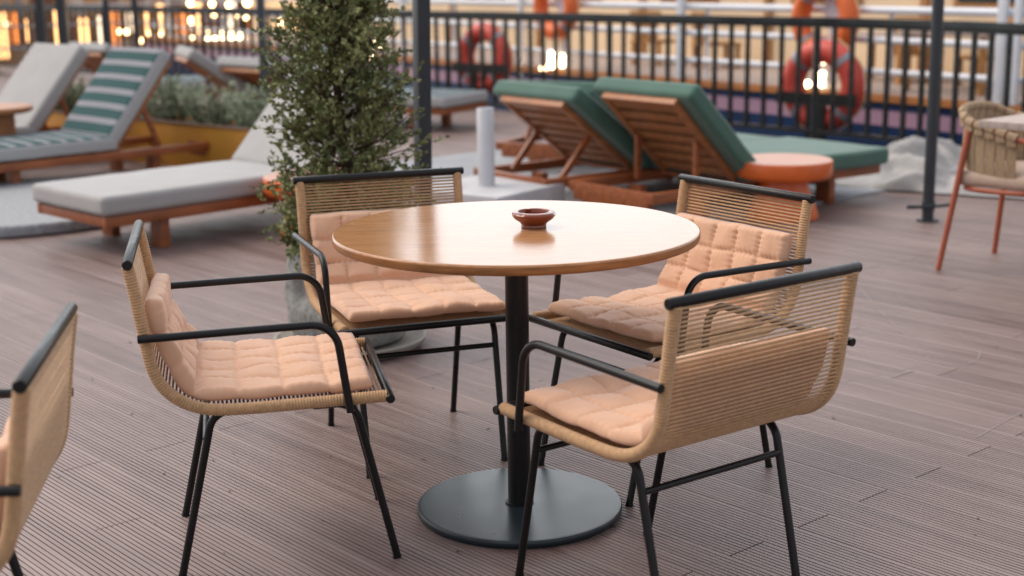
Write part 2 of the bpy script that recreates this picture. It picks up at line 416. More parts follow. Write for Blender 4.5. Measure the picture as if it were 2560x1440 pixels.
ash = MB()
ash.lathe([(0, 0), (.030, 0), (.0318, .002), (.031, .008), (.036, .014), (.048, .022), (.0535, .029), (.0545, .034), (.052, .0385), (.046, .0405), (.0405, .0405), (.0385, .038), (.0385, .03), (.034, .012), (.02, .006), (0, .005)], 64,
          wob=lambda a, z, r: -.004 * max(0, math.cos(3 * a + .6)) ** 14 * (1 if z > .036 else 0))
tag(ash.build('ashtray', M['glaze'], loc=(.0568, 3.535, .7402)), 'glossy brown ceramic ashtray standing on the round table', 'ashtray')

# ------------------------------------------------------------------ rope armchairs
ARC = [(-.331, .766), (-.318, .69), (-.305, .60), (-.293, .525), (-.276, .482), (-.246, .448), (-.200, .423), (-.147, .413), (-.06, .412), (.07, .4145), (.225, .418)]
def pad_mesh(seed, top, slump=0, tilt=0):
    rg = random.Random(seed); off = Vector((seed * 3.1, seed * 1.7, 0))
    prof = [(-.296, top), (-.283, top - .065), (-.264, .525), (-.236, .472), (-.208, .444), (-.17, .434), (-.10, .431), (0, .432), (.10, .435), (.197, .438)]
    path = resample(smooth_path([Vector((0, y, z)) for y, z in prof], 10), .0048)
    n = len(path) - 1; Lp = sum((path[i + 1] - path[i]).length for i in range(n)); nx = 96; HW = .228
    rows = 7; cols = 5; s_ = 0; vf = .38
    for i in range(n):
        s_ += (path[i + 1] - path[i]).length
        if path[i].y > -.215: vf = s_ / Lp; break
    def cell(u):
        d = abs(u - round(u)); return .6 * (1 - math.exp(-(d / .05) ** 1.1)) + .4 * abs(math.sin(PI * u)) ** .8
    vs = []; uvs = []
    for side in (0, 1):
        for i in range(n + 1):
            t = (path[min(i + 1, n)] - path[max(i - 1, 0)]).normalized(); nr = Vector((0, -t.z, t.y))
            if nr.y < 0 and nr.z < 0: nr = -nr
            nr = Vector((0, -t.z, t.y)); nr = nr if nr.z > -.05 else -nr
            v = i / n
            for j in range(nx + 1):
                u = j / nx; x = (u - .5) * 2 * HW
                q = noise.noise(Vector((x * 9, v * 8, seed)) + off)
                q2 = noise.noise(Vector((x * 34, v * Lp * 22, seed * 2)) + off)
                uu = u * cols + .10 * noise.noise(Vector((v * 6, j * 0, seed + 9))) * math.sin(PI * u)
                vv = (v / vf * 3 if v < vf else 3 + (v - vf) / (1 - vf) * 4) + .10 * (1 - math.exp(-abs(v - vf) * 14)) * noise.noise(Vector((u * 5, 3, seed + 5))) * math.sin(PI * v)
                e = min(u, 1 - u) * 2 * HW / .012; e2 = min(v, 1 - v) * Lp / .012
                edge = math.sqrt(max(0, 1 - (1 - min(1, e)) ** 2)) * math.sqrt(max(0, 1 - (1 - min(1, e2)) ** 2))
                c_ = cell(uu) * cell(vv)
                seamd = min(abs(uu - round(uu)), abs(vv - round(vv)))
                wr = .0018 * q2 * (.3 + abs(q)) + .0019 * math.sin(34 * (uu if seamd == abs(vv - round(vv)) else vv) + 9 * q) * math.exp(-seamd * 8)
                thick = 1.5 if v < vf - .03 else (1.0 if v > vf + .03 else 1.5 - .5 * (v - vf + .03) / .06)
                h = .004 + (.0112 + .0098 * c_ + .0045 * q + wr) * edge * thick * (1 - .45 * math.exp(-((v - vf) / .022) ** 2)) if side == 0 else .004 - (.008 + .004 * c_) * edge
                inset = .010 * (1 - math.sin(PI * u) ** .3) * 0
                lift = slump * max(0, (abs(x) / HW)) ** 2
                # scalloped outline
                sx = x * (1 - .012 * (1 - cell(vv))) ; p = path[i] + nr * (h + .004 * q)
                p = Vector((sx + .006 * noise.noise(Vector((0, v * 7, seed + 2))), p.y, p.z + tilt * x * max(0, (p.z - .45)) * 3 + (.007 * noise.noise(Vector((x * 7, v * 5, seed + 4))) * (1 if v < .25 or v > .85 else .4))))
                vs.append(p)
    fs = []; S = (n + 1) * (nx + 1)
    for side in (0, 1):
        for i in range(n):
            for j in range(nx):
                a = side * S + i * (nx + 1) + j; fs.append((a, a + 1, a + nx + 2, a + nx + 1))
    mb = MB(); mb.add(vs, fs)
    # piping round the rim
    rim = [path[0] * 0]
    return mb
def make_chair(label):
    t = thing('rope_armchair', label, 'armchair', group='rope armchairs with peach pads')
    def rail(name, y, z, hw, r):
        mb = MB(); mb.tube([(-hw, y, z), (-hw + .002, y, z), (0, y, z), (hw - .002, y, z), (hw, y, z)], [r * .86, r, r, r, r * .86], 20); mb.build(name, M['black_metal'], t)
    rail('back_rail', -.328, .757, .2675, .0118)
    rail('front_rail', .232, .4145, .266, .0105)
    path = resample(smooth_path([Vector((0, y, z)) for y, z in ARC], 10), .00135)
    path = [p for p in path if p.z < .752]
    for s in (-1, 1):
        mb = MB(); mb.tube([p + Vector((s * .2475, 0, 0)) for p in path], [.0128 + .0017 * abs(math.sin(PI * i / 5)) for i in range(len(path))], 14)
        mb.build('rope_wrapped_frame', M['rope'], t, 0)
        mb = MB(); mb.tube(fillet([(s * .2715, -.317, .592), (s * .2715, -.10, .5975), (s * .2715, .112, .602), (s * .2715, .139, .393)], .062, 10), .0092, 16); mb.build('armrest', M['black_metal'], t)
        mb = MB(); mb.tube(fillet([(s * .205, .06, .394), (s * .2, .155, .394), (s * .197, .2435, 0)], .055, 10), .0092, 16)
        mb.tube([(s * .197, .2425, .0), (s * .197, .2413, .006)], .0105, 16); mb.build('leg', M['black_metal'], t)
        mb = MB(); mb.tube(fillet([(s * .205, -.06, .394), (s * .2, -.168, .396), (s * .197, -.2595, 0)], .05, 10), .0092, 16)
        mb.tube([(s * .197, -.2595, .0), (s * .197, -.258, .006)], .0105, 16); mb.build('leg', M['black_metal'], t)
    mb = MB(); mb.tube([(-.197, .170, .324), (.197, .170, .324)], .0075, 14); mb.build('stretcher', M['black_metal'], t)
    mb = MB(); mb.tube([(-.197, -.1865, .330), (.197, -.1865, .330)], .0075, 14); mb.build('stretcher', M['black_metal'], t)
    rp = resample(smooth_path([Vector((0, y, z)) for y, z in ARC], 10), .0095)
    back = MB(); seat = MB(); rg = random.Random(11)
    for i in range(2, len(rp) - 1):
        tg = (rp[i + 1] - rp[i - 1]).normalized(); nr = Vector((0, tg.z, -tg.y))   # towards the back / underside
        if nr.z > 0: nr = -nr if abs(nr.y) < .6 else nr
        mbx = back if rp[i].z > .47 else seat
        sg = rg.uniform(-.0005, .0005)
        p = rp[i] + nr * .0085
        mbx.tube([p + Vector((-.2475, 0, 0)), p + Vector((-.12, 0, sg)), p + Vector((.12, sg, sg)), p + Vector((.2475, 0, 0))], .0027, 8)
    back.build('rope_backrest', M['rope'], t, 60); seat.build('rope_seat', M['rope'], t, 60)
    return t
poses = [(-.5601, 3.3671, -1.37285, .655, 0, 1, 'black and tan rope armchair seen side on, left of the round table, facing it'),
         (-.2937, 4.0685, 3.4741, .655, 0, .35, 'rope armchair in front of the potted tree, facing the viewer behind the round table'),
         (.3859, 3.8345, 2.1719, .662, 0, 0, 'rope armchair behind the table on the right, in front of the right orange side table'),
         (.3099, 3.0251, .63334, .63, 0, -.2, 'nearest rope armchair with its open rope back turned to the viewer, right of the pedestal'),
         (-1.1179, 2.3332, 1.71412, .65, 0, 0, 'rope armchair cut off by the left picture edge, its back to the round table')]
chair0 = make_chair(poses[0][6])
for k, (x, y, a, top, sl, tilt, lab) in enumerate(poses):
    c = chair0 if k == 0 else copy_tree(chair0)
    c.location = (x, y, 0); c.rotation_euler = (0, 0, a); c['label'] = lab
for k, (x, y, a, top, sl, tilt, lab) in enumerate(poses):
    c = [o for o in COL.objects if o.get('label') == lab][0]
    pad_mesh(k + 1, top, sl, tilt * .1).build('quilted_pad', M['pad'], c, 0)

# ------------------------------------------------------------------ loungers
def cushion(name, mats, parent, W, L, H, T, r=.028, seed=0, crown=.012, phase=0):
    # rounded cushion: x across, y along, z thickness from 0 to H
    nx, ny, nz = 14, 24, 6
    def warp(p):
        x, y, z = p
        hx, hy, hz = W / 2, L / 2, H / 2
        c = Vector((max(-hx + r, min(hx - r, x)), max(-hy + r, min(hy - r, y)), max(-hz + r, min(hz - r, z))))
        d = Vector((x, y, z)) - c
        if d.length > 1e-9: d = d.normalized() * r
        q = c + d
        q.z += crown * (1 - (x / hx) ** 2) * (1 - (y / hy) ** 2) * (1 if z > 0 else 0) + .003 * noise.noise(Vector((x * 6, y * 6, seed)))
        q.x += .004 * noise.noise(Vector((seed, y * 5, z * 5)))
        return q
    def lin(n, h):                                     # denser near the ends
        return [-h + r * .0] + [-h + r * k / 3 for k in (1, 2, 3)] + [(-h + r) + (2 * h - 2 * r) * k / n for k in range(1, n)] + [h - r * k / 3 for k in (3, 2, 1)] + [h]
    X = lin(nx, W / 2); Y = lin(ny, L / 2); Z = lin(nz, H / 2)
    mb = MB()
    def face(A, B, fn, mi, uvf):
        vs = []; uvs = []
        for a in A:
            for b in B:
                p = fn(a, b); vs.append(T @ (warp(p) + Vector((0, 0, H / 2)))); uvs.append(uvf(p))
        n = len(B); fs = [(i * n + j, (i + 1) * n + j, (i + 1) * n + j + 1, i * n + j + 1) for i in range(len(A) - 1) for j in range(n - 1)]
        mb.add(vs, fs, mi, uvs)
    s_i = 1 if len(mats) > 1 else 0
    for z in (-H / 2, H / 2): face(X, Y, lambda a, b: (a, b, z), 0, lambda p: (p[0], p[1] + phase + 5))
    for x in (-W / 2, W / 2): face(Y, Z, lambda a, b: (x, a, b), s_i, lambda p: (p[1], p[2] + H / 2))
    for y in (-L / 2, L / 2): face(X, Z, lambda a, b: (a, y, b), s_i, lambda p: (p[0], p[2] + H / 2))
    return mb.build(name, mats, parent, 55)
def lounger(label, origin, az, ang=42, mats=None, L=1.8, W=.71, seed=0, wood=None, cw=None, BL=.70, ho=.72, po=.12):
    # origin = foot-end centre on the ground, az = direction from foot to head
    wood = wood or M['teak']; mats = mats or [M['canvas']]
    t = thing('sun_lounger', label, 'sun lounger', (origin[0], origin[1], 0), az - PI / 2, group='teak sun loungers')
    hw = W / 2; z0, z1 = .152, .208
    fr = MB()
    for s in (-1, 1): fr.box((s * (hw - .022), L / 2, (z0 + z1) / 2), (.044, L, z1 - z0), b=.006)
    fr.box((0, .03, (z0 + z1) / 2 - .001), (W - .09, .058, z1 - z0 - .004), b=.006)
    fr.box((0, L - .022, z1 - .052), (W - .0885, .043, .1), b=.006)
    fr.build('frame', wood, t)
    hinge = L - ho
    sl = MB()
    n = int((hinge - .1) / .09)
    for i in range(n): sl.box((0, .1 + (hinge - .12) * i / (n - 1), z1 - .012), (W - .092, .06, .018), b=.003)
    sl.build('seat_slats', wood, t)
    for y in (.36, L - .42):
        for s in (-1, 1):
            lg = MB(); lg.box((s * (hw - .105), y, z0 / 2), (.11, .05, z0), b=.004); lg.build('leg', wood, t)
    bk = MB(); ca, sa = math.cos(R(ang)), math.sin(R(ang))
    T = Matrix.Translation((0, hinge, z1 + .008)) @ Matrix.Rotation(R(ang), 4, 'X')
    for s in (-1, 1): bk.box((s * (hw - .075), BL / 2, .0), (.04, BL, .034), T, b=.004)
    for i in range(7): bk.box((0, .05 + (BL - .09) * i / 6, .006), (W - .196, .054, .024), T, b=.003)
    bk.box((0, BL + .012, .002), (W - .11, .034, .04), T, b=.005)
    bk.build('backrest', M['teak_light'], t)
    top = Vector((0, hinge + ca * BL * .56, z1 + .008 + sa * BL * .56 - .02))
    for s in (-1, 1):
        pr = MB(); x = s * (hw - .115); pr.beam((x, top.y, top.z), (x, min(L - .07, top.y + po), z1 - .02), .026, .036, (0, 1, 0), bev=.004)
        pr.build('prop', wood, t)
    cw = cw or (W + .03)
    cushion('seat_cushion', mats, t, cw, hinge + .02, .10, Matrix.Translation((0, (hinge - .02) / 2, z1 + .002)), seed=seed)
    Tb = T @ Matrix.Translation((0, BL / 2 + .035, .02))
    cushion('back_cushion', mats, t, cw, BL + .04, .10, Tb, seed=seed + 3, phase=.06)
    return t
def place(label, headcorner, az, side, **k):
    # headcorner: ground point of the head end corner on one side (side=+1: the right-hand side looking from foot to head)
    L = k.get('L', 1.8); W = k.get('W', .71)
    d = Vector((math.cos(az), math.sin(az), 0)); rt = Vector((d.y, -d.x, 0))
    o = Vector((headcorner[0], headcorner[1], 0)) - d * L - rt * side * W / 2
    return lounger(label, o, az, **k)
ST = [M['stripe'], M['stripe_side']]
AZL = R(44.6)
# white lounger, foot corner known
d_ = Vector((math.cos(AZL), math.sin(AZL), 0)); rt_ = Vector((d_.y, -d_.x, 0))
fc = Vector((-1.985, 6.955, 0))
lounger('white cushioned teak lounger nearest the left, its raised back behind the potted tree', fc - rt_ * .355, AZL, 46, seed=1, L=2.0)
place('green and white striped teak lounger beside the mustard planter', (-2.10, 10.14), AZL, 1, ang=51, mats=ST, seed=2, cw=.68)
place('white cushioned lounger behind the round wooden table at the left edge', Vector((-2.13, 10.14)) - Vector((rt_.x, rt_.y)) * 1.16 + Vector((d_.x, d_.y)) * .03, AZL, 1, ang=50, seed=3)
AZR = R(180 + 36.0)            # the green pair look away, heads towards the viewer
dR = Vector((math.cos(AZR), math.sin(AZR), 0)); rR = Vector((dR.y, -dR.x, 0))
hc9 = Vector((.741, 7.424, 0))           # near corner is on the left-hand side looking from foot to head
place('green cushioned lounger with slatted back, behind the right orange side table', hc9, AZR, -1, ang=45, mats=[M['green']], seed=4, cw=.82, BL=.62, ho=.66, po=.0)
hc8 = hc9 + rR * .79 - dR * -.10
place('green cushioned lounger with slatted back, beside the white parasol base', hc8, AZR, -1, ang=38, mats=[M['green']], seed=5, cw=.80, BL=.62, ho=.68, po=.2)
def place_top(label, px, py, depth, az, **k):
    # the top edge of the raised back sits at a seen point; recline angle follows from its height
    p = at(px, py, depth); L = k.get('L', 1.8); hinge = L - .72; best = min(range(10, 75), key=lambda q: abs(.216 + math.sin(R(q)) * .755 + math.cos(R(q)) * .11 - p.z))
    y = hinge + math.cos(R(best)) * .755 - math.sin(R(best)) * .11
    d = Vector((math.cos(az), math.sin(az), 0)); o = Vector((p.x, p.y, 0)) - d * y
    return lounger(label, o, az, best, **k)
place_top('green lounger farthest back, only its cushion top above its neighbours', 1365, 203, 9.7, R(180 + 62), mats=[M['green']], seed=6)
lounger('striped lounger lying low behind the dark square post', on(1150, 264, .2).xy - Vector((-.05, .05)), R(150), 30, mats=ST, seed=7)
place_top('white cushioned lounger behind the planter shrubs, seen from its side', 462, 116, 12.6, R(180 + 22), seed=8)
place_top('striped lounger with slatted back, behind the tree beside the slim post', 610, 142, 12.2, R(180 + 48), mats=ST, seed=9)
place_top('striped lounger half hidden behind the green striped one', 215, 107, 13.9, R(180 + 48), mats=ST, seed=10)

# ------------------------------------------------------------------ side tables
def mushroom(label, x, y, h=.325):
    t = thing('side_table', label, 'side table', (x, y, 0), group='orange mushroom side tables')
    k = h / .325
    mb = MB(); mb.lathe([(0, 0), (.185, 0), (.192, .006), (.190, .03), (.178, .07), (.158, .12), (.140, .165), (.134, .20 * k), (.134, .225 * k)], 64); mb.build('flared_base', M['orange'], t, 50)
    mb = MB(); mb.lathe([(0, .2255 * k), (.225, .2255 * k), (.252, .236 * k), (.262, .25 * k), (.264, .27 * k), (.264, h - .006), (.262, h - .001), (.259, h)], 64); mb.build('drum', M['orange'], t, 50)
    mb = MB(); mb.lathe([(.2588, h - .003), (.2585, h + .001), (.255, h + .003), (.0, h + .003)], 64); mb.build('tray_top', M['white_top'], t, 50)
    return t
mushroom('orange mushroom side table with pale top, right, beside the green lounger', 1.505, 7.86)
mushroom('orange mushroom side table mostly hidden behind the tree foliage', -1.03, 7.49)
t = thing('round_table', 'small round wooden table on a drum pedestal at the left edge', 'table', (-3.56, 9.86, 0))
mb = MB(); mb.lathe([(0, .455), (.26, .455), (.285, .462), (.295, .475), (.295, .492), (.288, .50), (0, .50)], 64); mb.build('tabletop', M['teak_light'], t, 50)
mb = MB(); mb.lathe([(0, 0), (.17, 0), (.17, .455)], 20); mb.build('pedestal', M['teak_light'], t)

# ------------------------------------------------------------------ parasol bases, poles
t = thing('parasol_stand', 'pale square concrete parasol base with a short white tube', 'parasol base', (-.135, 8.03, 0), R(53))
mb = MB(); mb.box((0, 0, .092), (.64, .64, .176), b=.012); mb.build('slab', M['concrete'], t)
mb = MB(); mb.lathe([(.048, .1801), (.048, .61), (.044, .615), (.041, .61), (.041, .3), (0, .3)], 40); mb.build('tube', M['white_tube'], t)
t = thing('parasol_stand', 'large round speckled concrete base on the floor at the left edge', 'parasol base', (-2.95, 8.42, 0))
mb = MB(); mb.lathe([(0, .004), (.90, .004), (.91, .012), (.91, .058), (.90, .068), (0, .068)], 96); mb.build('disc', M['terrazzo'], t, 50)
mb = MB(); mb.lathe([(.032, .0682), (.032, .11), (0, .11)], 20, T=Matrix.Translation((-.35, -.1, 0))); mb.build('tube', M['slate_metal'], t)

def post(label, base, w, h, m_, lean=(0, 0), round_=False, rz=0, foot=True):
    t = thing('parasol_pole', label, 'pole', (base[0], base[1], 0), rz)
    mb = MB(); topx, topy = lean[0] * h, lean[1] * h
    if round_: mb.tube([(0, 0, .012), (topx, topy, h)], w / 2, 20)
    else: mb.beam((0, 0, .012), (topx, topy, h), w, w, (0, 1, 0), bev=.004)
    mb.build('pole', m_, t)
    if foot:
        mb = MB(); mb.lathe([(0, 0), (w * .95, 0), (w * .95, .011), (0, .011)], 28); mb.build('foot_plate', m_, t)
    return t
post('dark square metal post standing behind the armchair by the potted tree', (-.372, 5.95), .058, 3.0, M['slate_metal'], (.018, 0), rz=R(28))
t = post('dark round pole with a cross lever at its foot, right of the side table', (2.262, 7.70), .062, 3.2, M['slate_metal'], round_=True)
mb = MB(); lz = .085
mb.tube([(-.125, -.045, lz), (-.05, -.04, lz), (.05, -.04, lz + .003), (.13, -.035, lz + .012)], [.013, .009, .009, .011], 12)
mb.build('cross_lever', M['slate_metal'], t)
mb = MB(); mb.lathe([(.032, .06), (.037, .062), (.037, .11), (.032, .112)], 24); mb.build('collar', M['slate_metal'], t)
post('slim grey pole between the tree and the white lounger back', at(661, 200, 11.4).xy, .06, 3.2, mat('grey blue metal', (.07, .085, .11), .4, 0, 6, .1))
post('dark pole rising behind the two left lounger backs, right one of the pair', at(172, 262, 12.2).xy, .072, 3.2, M['slate_metal'], (-.0, 0))
post('dark pole rising behind the white left lounger back, leftmost of all poles', at(107, 100, 13.4).xy, .068, 3.2, M['slate_metal'], (0, 0))

# ------------------------------------------------------------------ potted tree
PX, PY = -.605, 5.20
pt = thing('plant_pot', 'rough grey stone pot with carved hollows holding the leafy tree', 'plant pot', (PX, PY, 0))
def potw(a, z, r):
    n_ = noise.noise(Vector((math.cos(a) * 3, math.sin(a) * 3, z * 12))) * .008 + noise.noise(Vector((math.cos(a) * 9, math.sin(a) * 9, z * 40))) * .003
    dn = 0
    for (aa, zz, sa_, sz_, dp) in ((R(225), .235, .30, .050, .045), (R(285), .235, .30, .05, .045), (R(255), .17, .14, .06, -.03)):
        da = (a - aa + PI) % (2 * PI) - PI
        dn -= dp * math.exp(-(da / sa_) ** 2 - ((z - zz) / sz_) ** 2)
    return (n_ + dn) if r > .1 else 0
prof = smooth_path([Vector(q) for q in ((.17, .032, 0), (.205, .05, 0), (.222, .10, 0), (.230, .17, 0), (.232, .24, 0), (.222, .31, 0), (.205, .37, 0), (.19, .40, 0), (.172, .402, 0), (.165, .385, 0))], 6)
mb = MB(); mb.lathe([(0, .03)] + [(p.x, p.y) for p in prof] + [(.15, .37)], 120, wob=potw); mb.build('pot_body', M['stone'], pt, 0)
mb = MB(); mb.lathe([(0, .372), (.165, .374)], 32); mb.build('soil', M['soil'], pt)
mb = MB(); mb.lathe([(0, 0), (.235, 0), (.275, .022), (.285, .045), (.272, .046), (.25, .03), (0, .029)], 64); mb.build('saucer', mat('pale stone saucer', (.36, .33, .28), .85, 0, 18, .15, bump=.002, bump_s=80), pt)

def rnd_unit(rg):
    while True:
        v = Vector((rg.uniform(-1, 1), rg.uniform(-1, 1), rg.uniform(-1, 1)))
        if .05 < v.length < 1: return v.normalized()
def potted_tree():
    rg = random.Random(21)
    t = thing('potted_tree', 'dense small leaved evergreen growing in the grey stone pot', 'tree', (PX, PY, .374))
    H = 1.62
    trunk = smooth_path([Vector(p) for p in ((0, 0, 0), (.012, .01, .25), (-.012, .0, .6), (.01, .01, 1.0), (0, 0, 1.4), (.01, 0, 1.6))], 6)
    mb = MB(); n = len(trunk); mb.tube(trunk, [.019 * (1 - .85 * i / n) + .002 for i in range(n)], 10); mb.build('trunk', M['bark'], t)
    br = MB(); lf = MB()
    def leaf(p, d, s):
        d = (d + rnd_unit(rg) * .75).normalized(); sd_ = d.orthogonal().normalized()
        a = rg.uniform(0, 2 * PI); sd_ = (sd_ * math.cos(a) + d.cross(sd_) * math.sin(a)); up = d.cross(sd_)
        w_ = s * .30
        vs = [p, p + d * s * .35 + sd_ * w_ + up * s * .06, p + d * s * .8 + sd_ * w_ * .7, p + d * s, p + d * s * .8 - sd_ * w_ * .7, p + d * s * .35 - sd_ * w_ + up * s * .06]
        o = len(lf.v); lf.v += vs
        for f in ((0, 1, 2, 3), (0, 3, 4, 5)): lf.f.append([o + q for q in f]); lf.mi.append(0)
    def env(z):                # crown radius at height z above the soil
        u = max(0, min(1, (z + .12) / (H + .1)))
        return .285 * (math.sin(min(1, u * 2.6 + .28) * PI / 2)) * (1 - max(0, u - .22) / .80) ** 1.05 + .022
    def tpos(z):
        k = max(0, min(n - 1, int(z / 1.6 * (n - 1)))); return trunk[k].copy()
    for i in range(520):
        z0 = .10 + (H - .12) * (i / 520) ** 1.0; a = i * 2.39996 + rg.uniform(-.4, .4)
        L = env(z0) * rg.uniform(.72, 1.12) * (1.0 + .12 * math.sin(3 * a + z0 * 7))
        out = Vector((math.cos(a), math.sin(a), 0)); st = tpos(z0); rise = rg.uniform(.15, .75)
        if z0 < .38: rise = rg.uniform(-.2, .35); L *= .82 if out.x > 0 else 1.0
        pts = [st, st + out * L * .45 + Vector((0, 0, L * rise * .35)), st + out * L + Vector((0, 0, L * rise + rg.uniform(-.03, .05)))]
        P = smooth_path(pts, 4)
        br.tube(P, [.0034 * (1 - .7 * q / len(P)) for q in range(len(P))], 5)
        for tw in range(9):
            f = rg.uniform(.28, 1.0) if tw else 1.0
            k = min(len(P) - 1, int(f * (len(P) - 1))); p0 = P[k]
            d = (out * .7 + Vector((0, 0, .55)) + rnd_unit(rg) * .9).normalized(); tl = rg.uniform(.035, .085)
            br.tube([p0, p0 + d * tl], [.0013, .0006], 4, caps=False)
            for q in range(rg.randint(9, 14)):
                s = rg.uniform(.25, 1.05); leaf(p0 + d * tl * s + rnd_unit(rg) * .004, d, rg.uniform(.011, .022))
    # a few drooping sprays over the pot's left side
    for i in range(34):
        a = R(rg.uniform(165, 250)); out = Vector((math.cos(a), math.sin(a), 0)); L = rg.uniform(.11, .19)
        pts = [Vector((0, 0, rg.uniform(.05, .25))), out * L * .7 + Vector((0, 0, rg.uniform(.02, .16))), out * L + Vector((0, 0, rg.uniform(-.02, .14)))]
        P = smooth_path(pts, 5); br.tube(P, .0024, 5)
        for tw in range(13):
            p0 = P[rg.randint(3, len(P) - 1)]; d = (out + Vector((0, 0, -.1)) + rnd_unit(rg)).normalized(); tl = rg.uniform(.03, .07)
            for q in range(9): leaf(p0 + d * tl * rg.random(), d, rg.uniform(.015, .026))
    br.build('branches', M['bark'], t, 0); lf.build('crown', M['leaf'], t, 0)
    return t
potted_tree()

# ------------------------------------------------------------------ planter and shrubs
pa = Vector((-2.70, 10.62, 0)); pb = Vector((-1.80, 9.86, 0)); pd = (pb - pa).normalized(); pn = Vector((-pd.y, pd.x, 0))
if pn.y < 0: pn = -pn
p_l = pa - pd * 1.9; p_r = pb + pd * .12; ctr = (p_l + p_r) / 2 + pn * .27; PL = (p_r - p_l).length; pz = math.atan2(pd.y, pd.x)
t = thing('planter_box', 'long mustard yellow planter behind the striped lounger, full of grey green shrubs', 'planter', ctr, pz)
mb = MB(); H_ = .31
for s in (-1, 1):
    mb.box((0, s * .262, H_ / 2), (PL, .016, H_), b=.002)
    mb.box((s * (PL / 2 - .008), 0, H_ / 2), (.0155, .5075, H_ - .002))
mb.box((0, 0, .012), (PL - .034, .506, .02)); mb.build('box', M['mustard'], t)
mb = MB()
for s in (-1, 1):
    mb.box((0, s * .262, H_ + .0085), (PL + .012, .03, .016), b=.002)
    mb.box((s * (PL / 2 - .008), 0, H_ + .0085), (.03, .492, .0155), b=.002)
mb.build('rim', M['rim'], t)
mb = MB(); mb.box((0, 0, .25), (PL - .034, .506, .03)); mb.build('soil', M['soil'], t)
def shrub_mesh(seed, h, r):
    rg = random.Random(seed); mb = MB(); st = MB()
    for i in range(95):
        a = rg.uniform(0, 2 * PI); q = r * math.sqrt(rg.random()); lean = q / r
        b = Vector((math.cos(a) * q * .45, math.sin(a) * q * .45, 0)); hh = h * rg.uniform(.6, 1.05) * (1 - .3 * lean)
        tp = Vector((math.cos(a) * q * 1.1 + rg.uniform(-.03, .03), math.sin(a) * q * 1.1, hh))
        st.tube([b, b.lerp(tp, .5) + Vector((0, 0, .02)), tp], [.003, .0025, .001], 4, caps=False)
        for k in range(26):
            f = rg.uniform(.15, 1.02); p = b.lerp(tp, f); d = ((tp - b).normalized() * .9 + rnd_unit(rg)).normalized(); s = rg.uniform(.022, .04)
            sd_ = d.orthogonal().normalized() * s * .16
            o = len(mb.v); mb.v += [p, p + d * s * .5 + sd_, p + d * s, p + d * s * .5 - sd_]; mb.f.append([o, o + 1, o + 2, o + 3]); mb.mi.append(0)
    return mb, st
protos = []
sh_l = ['grey green shrub at the right end of the mustard planter', 'bushy grey green shrub, second from the right end of the planter', 'tallest grey green shrub behind the striped lounger back',
        'grey green shrub half hidden by the striped lounger cushion', 'dark gap filling shrub seen between the two left lounger backs', 'shrub at the hidden left end of the mustard planter']
for i in range(6):
    f = .91 - i * .165
    p = p_l.lerp(p_r, f) + pn * .27 + Vector((0, 0, .266))
    t = thing('shrub', sh_l[i], 'shrub', p, i * 1.1, group='shrubs in the mustard planter')
    m1, m2 = shrub_mesh(40 + i, (.36, .40, .43, .36, .34, .34)[i], .27)
    m1.build('foliage', M['leaf_grey'], t, 0); m2.build('stems', M['bark'], t, 0)

# ------------------------------------------------------------------ fence
def fence():
    pts = [Vector(p) for p in ((3.95, 8.55, 0), (3.42, 9.62, 0), (2.70, 10.95, 0), (.79, 13.0, 0), (-1.46, 15.35, 0), (-7.6, 21.5, 0), (-9.6, 23.5, 0))]
    t = thing('railing', 'black metal railing with upright bars along the edge of the deck', 'fence', (0, 0, 0))
    hz = .955
    mb = MB(); lo_ = MB()
    P = resample(smooth_path(pts, 8), .25)
    def ribbon(mb, w_, z0, z1):
        vs = []
        for i, p in enumerate(P):
            d = (P[min(i + 1, len(P) - 1)] - P[max(i - 1, 0)]).normalized(); s = Vector((-d.y, d.x, 0)) * w_ / 2
            for (k, z) in ((-1, z0), (1, z0), (1, z1), (-1, z1)): vs.append(p + s * k + Vector((0, 0, z)))
        fs = []
        for i in range(len(P) - 1):
            for k in range(4): fs.append((i * 4 + k, i * 4 + (k + 1) % 4, i * 4 + 4 + (k + 1) % 4, i * 4 + 4 + k))
        fs += [(0, 1, 2, 3), tuple(len(vs) - 4 + k for k in range(4))]
        mb.add(vs, fs)
    ribbon(mb, .10, hz - .03, hz + .012); mb.build('handrail', mat('handrail paint', (.03, .036, .04), .12, 0, 4, .2, rvar=.03), t)
    ribbon(lo_, .04, .07, .10); lo_.build('bottom_rail', M['fence_metal'], t)
    up_ = MB(); ribbon(up_, .045, hz - .065, hz - .031); up_.build('top_rail', M['fence_metal'], t)
    Q = resample(P, .168)
    k = 0; rest = MB()
    for i, p in enumerate(Q):
        mb = MB()
        if i % 13 == 6:
            mb.box((p.x, p.y, (hz - .068) / 2), (.05, .05, hz - .068)); mb.build('post', M['fence_metal'], t)
        else:
            d = (Q[min(i + 1, len(Q) - 1)] - Q[max(i - 1, 0)]); a = math.atan2(d.y, d.x)
            T = Matrix.Translation((p.x, p.y, 0)) @ Matrix.Rotation(a, 4, 'Z')
            (mb if k < 100 else rest).box((0, 0, (.1 + hz - .066) / 2), (.03, .03, hz - .167), T)
            if k < 100: mb.build('baluster', M['fence_metal'], t)
            k += 1
    tag(rest.build('balusters', M['fence_metal'], t), kind='stuff')
    return t
fence()
for lab, px, py, dp in (('thin dark pole above the railing at the far left, right of the lounger pole', 268, 60, 18.3), ('thin dark pole above the railing, just left of the striped lounger top', 340, 60, 17.6)):
    b = at(px, py, dp); post(lab, (b.x, b.y), .07, 3.0, M['slate_metal'], foot=False)

